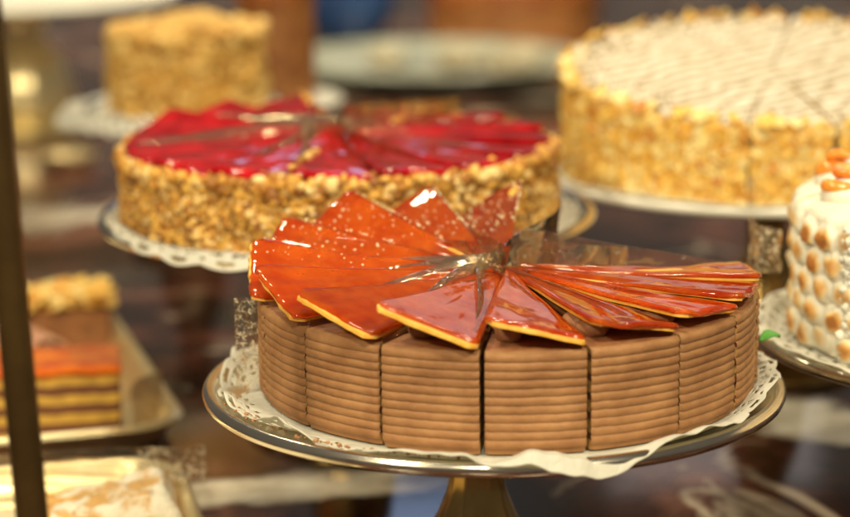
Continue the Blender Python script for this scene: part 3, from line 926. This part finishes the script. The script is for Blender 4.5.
# pale stand at the far left, and an added brass form for its reflection in the marble
cake_stand('white cake stand with a beige brass foot at the far left back', (-.455, 2.47, .146), .18, M['white_enamel'], M['tray_brass'], foot_r=.105, stem_r=.03)
t = thing('brass_reflection', 'made-up round brass form for the reflection of the stand foot at the left', 'dish', (-.36, 2.20, 0))
vs, fs = lathe([(.0001, .001), (.018, .001), (.026, .008), (.028, .013), (.0265, .013), (.018, .004), (.0001, .004)], 48)
from_py('dish', vs, fs, M['tray_brass'], t, True, auto=60)

# ------------------------------------------------------------------ brass trays with slices at the lower left
def rrect(w, d, r, n=8):
    p = []
    for cx, cy, a0 in ((w-r, d-r, 0), (-w+r, d-r, 90), (-w+r, -d+r, 180), (w-r, -d+r, 270)):
        for i in range(n+1):
            a = R(a0+90*i/n); p.append((cx+r*math.cos(a), cy+r*math.sin(a)))
    return p
def tray(label, loc, rz, w=.11, d=.15):
    t = thing('brass_tray', label, 'tray', loc, rz, 'brass trays of cut slices')
    loops = []
    for off, z in ((-.020, .001), (-.010, .0012), (-.005, .007), (-.002, .0150), (.0010, .0180), (.005, .0185), (.0075, .0160), (.006, .0135), (.0015, .012), (-.0025, .0045), (-.0095, .0005), (-.020, .0002)):
        loops.append([(x, y, z) for x, y in rrect(w+off, d+off, .030+off)])
    # order: inner floor edge up over the rolled rim and back under
    vs = [v for l in loops for v in l]; n = len(loops[0]); fs = []
    for i in range(len(loops)-1):
        for j in range(n):
            j2 = (j+1) % n; fs.append((i*n+j, i*n+j2, (i+1)*n+j2, (i+1)*n+j))
    fs.append(tuple(range(n))); fs.append(tuple(reversed([(len(loops)-1)*n+j for j in range(n)])))
    from_py('dish', vs, fs, M['tray_brass'], t, True, auto=60)
    pl = [(x, y, .0018) for x, y in rrect(w-.022, d-.022, .012)]; n = len(pl)
    vs = pl+[(x, y, .0022) for x, y, z in pl]
    fs = [tuple(reversed(range(n))), tuple(range(n, 2*n))]+[(j, (j+1) % n, n+(j+1) % n, n+j) for j in range(n)]
    from_py('paper_liner', vs, fs, M['kraft'], t, False)
    return t
TR = R(16.7)
tray('rounded brass tray holding the layered caramel slice', (-.292, 1.337, .0004), TR)
tray('brass tray at the bottom left corner holding the sugared pastry', (-.218, .985, .0004), R(12))

def block(name, parent, w, d, h, mats, seed, z0=0, jit=.0012, cuts=14, mi=None):
    bm = bmesh.new()
    bmesh.ops.create_cube(bm, size=1, matrix=Matrix.Translation((0,0,z0+h/2)) @ Matrix.Diagonal((w, d, h, 1)))
    bmesh.ops.bevel(bm, geom=bm.edges[:], offset=min(.002, h*.3), segments=2, affect='EDGES')
    bmesh.ops.subdivide_edges(bm, edges=[e for e in bm.edges if e.calc_length() > .01], cuts=cuts, use_grid_fill=True)
    for v in bm.verts:
        c = v.co
        v.co = c + Vector((nz(c.x*90, c.y*90, c.z*90+seed), nz(c.x*90+9, c.y*90, c.z*90+seed), nz(c.x*90, c.y*90+7, c.z*90+seed)))*jit
    return from_bm(name, bm, mats, parent, True, 40)
t = thing('layered_slice', 'tall slice of thin yellow and brown layers under orange caramel', 'cake slice', (-.243, 1.254, .0026), R(9))
block('layers', t, .122, .050, .040, M['slice_cut'], 1)
block('caramel_top', t, .125, .053, .0055, M['caramel_slab'], 2, z0=.0405, jit=.0010)
t = thing('almond_slice', 'brown sponge slice topped with golden almonds at the back of the tray', 'cake slice', (-.247, 1.465, .0026), R(12))
block('sponge', t, .060, .055, .030, M['almond_brown'], 3)
spots = []; rg = random.Random(31)
for q in range(260): spots.append(((rg.uniform(-.030, .030), rg.uniform(-.028, .028), .031+rg.uniform(0, .008)), (0,0,1)))
vs, fs = flakes(spots, .0062, rg, .0014)
from_py('almond_topping', vs, fs, M['flakes'], t, True, auto=40)
# rolled curl
pth = []
for s in range(60):
    u = s/59; b = u*math.pi*3.4; rr = .016*(1-.55*u); pth.append((rr*math.cos(b), rr*math.sin(b)))
vs, fs = [], []
for i, (x, z) in enumerate(pth):
    for j in range(7):
        y = -.025+.05*j/6; vs.append((x, y+.003*math.sin(i*.2), z+.016))
for i in range(59):
    for j in range(6): fs.append((i*7+j, (i+1)*7+j, (i+1)*7+j+1, i*7+j+1))
o = from_py('wafer_curl', vs, fs, M['pink_curl'])
md = o.modifiers.new('thickness', 'SOLIDIFY'); md.thickness = .003
o.location = (-.252, 1.36, .0055); o.rotation_euler = (0, 0, R(35))
tag(o, 'pinkish brown rolled curl between the layered slice and the almond slice', 'pastry')
film_sheet('plastic_film', ((-.172, 1.236), (-.160, 1.275)), lambda u: .036, .0035, 'speckled clear film at the right end of the layered slice', (0,0,0), None, seed=31, n=12, mat='speckled_film')

t = thing('pastry_slice', 'crusty golden pastry slice dusted with white sugar in the lower left corner', 'pastry', (-.166, 1.068, .003), R(10))
vs, fs = [], []
nx_, ny_ = 40, 26
W, D = .078, .056
for i in range(nx_+1):
    for j in range(ny_+1):
        x = -W/2+W*i/nx_; y = -D/2+D*j/ny_
        e = min(1, min(W/2-abs(x), D/2-abs(y))/.010+.12)
        z = (.016+.014*smooth(-W/2, W/2, x)+.005*nz(x*55, y*55, 1)+.003*nz(x*150, y*150, 4)+.0015*nz(x*400, y*400, 6))*e**.35
        vs.append((x+.002*nz(x*90, y*90, 7), y+.002*nz(x*90, y*90, 11), z))
for i in range(nx_):
    for j in range(ny_): fs.append((i*(ny_+1)+j, (i+1)*(ny_+1)+j, (i+1)*(ny_+1)+j+1, i*(ny_+1)+j+1))
mi = []
o = from_py('sugared_top', vs, fs, M['icing'], t)
block('crust', t, W*.985, D*.98, .018, M['strudel_crust'], 6, jit=.003)
film_sheet('plastic_film', ((-.152, 1.101), (-.116, 1.108)), lambda u: .040, .018, 'speckled film square standing behind the sugared pastry', (0,0,0), None, seed=33, n=12, mat='speckled_film')
film_sheet('plastic_film', ((-.27, 1.118), (-.155, 1.128)), lambda u: .032, .018, 'long film strip with crumbs left of the sugared pastry', (0,0,0), None, seed=34, n=20)

# ------------------------------------------------------------------ dark bronze post in the left foreground
a0, a1 = Vector((-.1512, .8, .1062)), Vector((-.1574, .8, .263))
d = (a1-a0)/(a1.z-a0.z)
p0, p1 = a0+d*(0-a0.z), a0+d*(.75-a0.z)
t = thing('bronze_post', 'dark bronze post out of focus in the left foreground', 'post', (p0.x, p0.y, 0))
vs, fs = tube([(0,0,.004), (d.x*.375, 0, .375), (d.x*.75, 0, .75)], .0062, 32)
from_py('shaft', vs, fs, M['post'], t, True, auto=60)
vs, fs = lathe([(.0001, .014), (.0062, .014), (.008, .011), (.014, .008), (.016, .004), (.016, .0005), (.0001, .0005)], 40)
from_py('base_flange', vs, fs, M['post'], t, True, auto=60)

# ------------------------------------------------------------------ light
w = bpy.data.worlds.new('World'); scn.world = w; w.use_nodes = True
bg = w.node_tree.nodes['Background']; bg.inputs[0].default_value = (1.0, .88, .72, 1); bg.inputs[1].default_value = .07
def area(name, loc, tgt, size, power, colr, sy=None):
    l = bpy.data.lights.new(name, 'AREA'); l.energy = power; l.color = colr
    l.shape = 'RECTANGLE'; l.size = size; l.size_y = sy or size
    o = bpy.data.objects.new(name, l); col.objects.link(o); o.location = loc
    o.rotation_euler = (Vector(tgt)-Vector(loc)).to_track_quat('-Z', 'Y').to_euler()
    return o
WARM = (1, .86, .57)
for (x, y, z, p) in ((-.75, .05, .95, 5.5), (-.1, -.25, 1.15, 5.5), (.55, .05, 1.0, 5.5),
                     (-.5, .75, 1.35, 3.2), (.25, .65, 1.35, 3.2), (-.30, 1.75, 1.4, 2.6), (.45, 1.85, 1.4, 2.6),
                     (-.55, 2.2, 1.3, 5), (.35, 2.2, 1.3, 5), (-.30, 3.0, 1.1, 7), (.30, 3.0, 1.1, 7)):
    tz = (x*.4, max(1.1, y+.7), .1)
    area('ceiling_spot', (x, y, z), tz, .10, p, WARM)
area('wedge_haze_lamp', (.42, 3.1, .72), (.06, 1.0, .12), .30, 0.15, (1, .95, .92), .5)  # added lamp, placed so the front caramel wedges mirror a soft haze
area('blue_reflection_lamp', (-.05, 5.8, 1.75), (0, 1.2, .1), .35, .5, (.45, .62, 1))  # added bluish lamp that gives the polished counter its blue reflection

# ------------------------------------------------------------------ camera
cam = bpy.data.cameras.new('Camera'); co = bpy.data.objects.new('Camera', cam); col.objects.link(co)
co.location = (0, 0, .38)
co.rotation_euler = (Matrix.Rotation(R(90-12.3), 3, 'X') @ Matrix.Rotation(R(-.6), 3, 'Z')).to_euler()
cam.sensor_width = 36; cam.lens = 36*2200/850
cam.clip_start = .05; cam.clip_end = 50
cam.dof.use_dof = True; cam.dof.focus_distance = .975; cam.dof.aperture_fstop = 5.0; cam.dof.aperture_blades = 9
scn.camera = co
scn.view_settings.view_transform = 'Standard'; scn.view_settings.look = 'None'
scn.view_settings.exposure = .80; scn.view_settings.gamma = 1
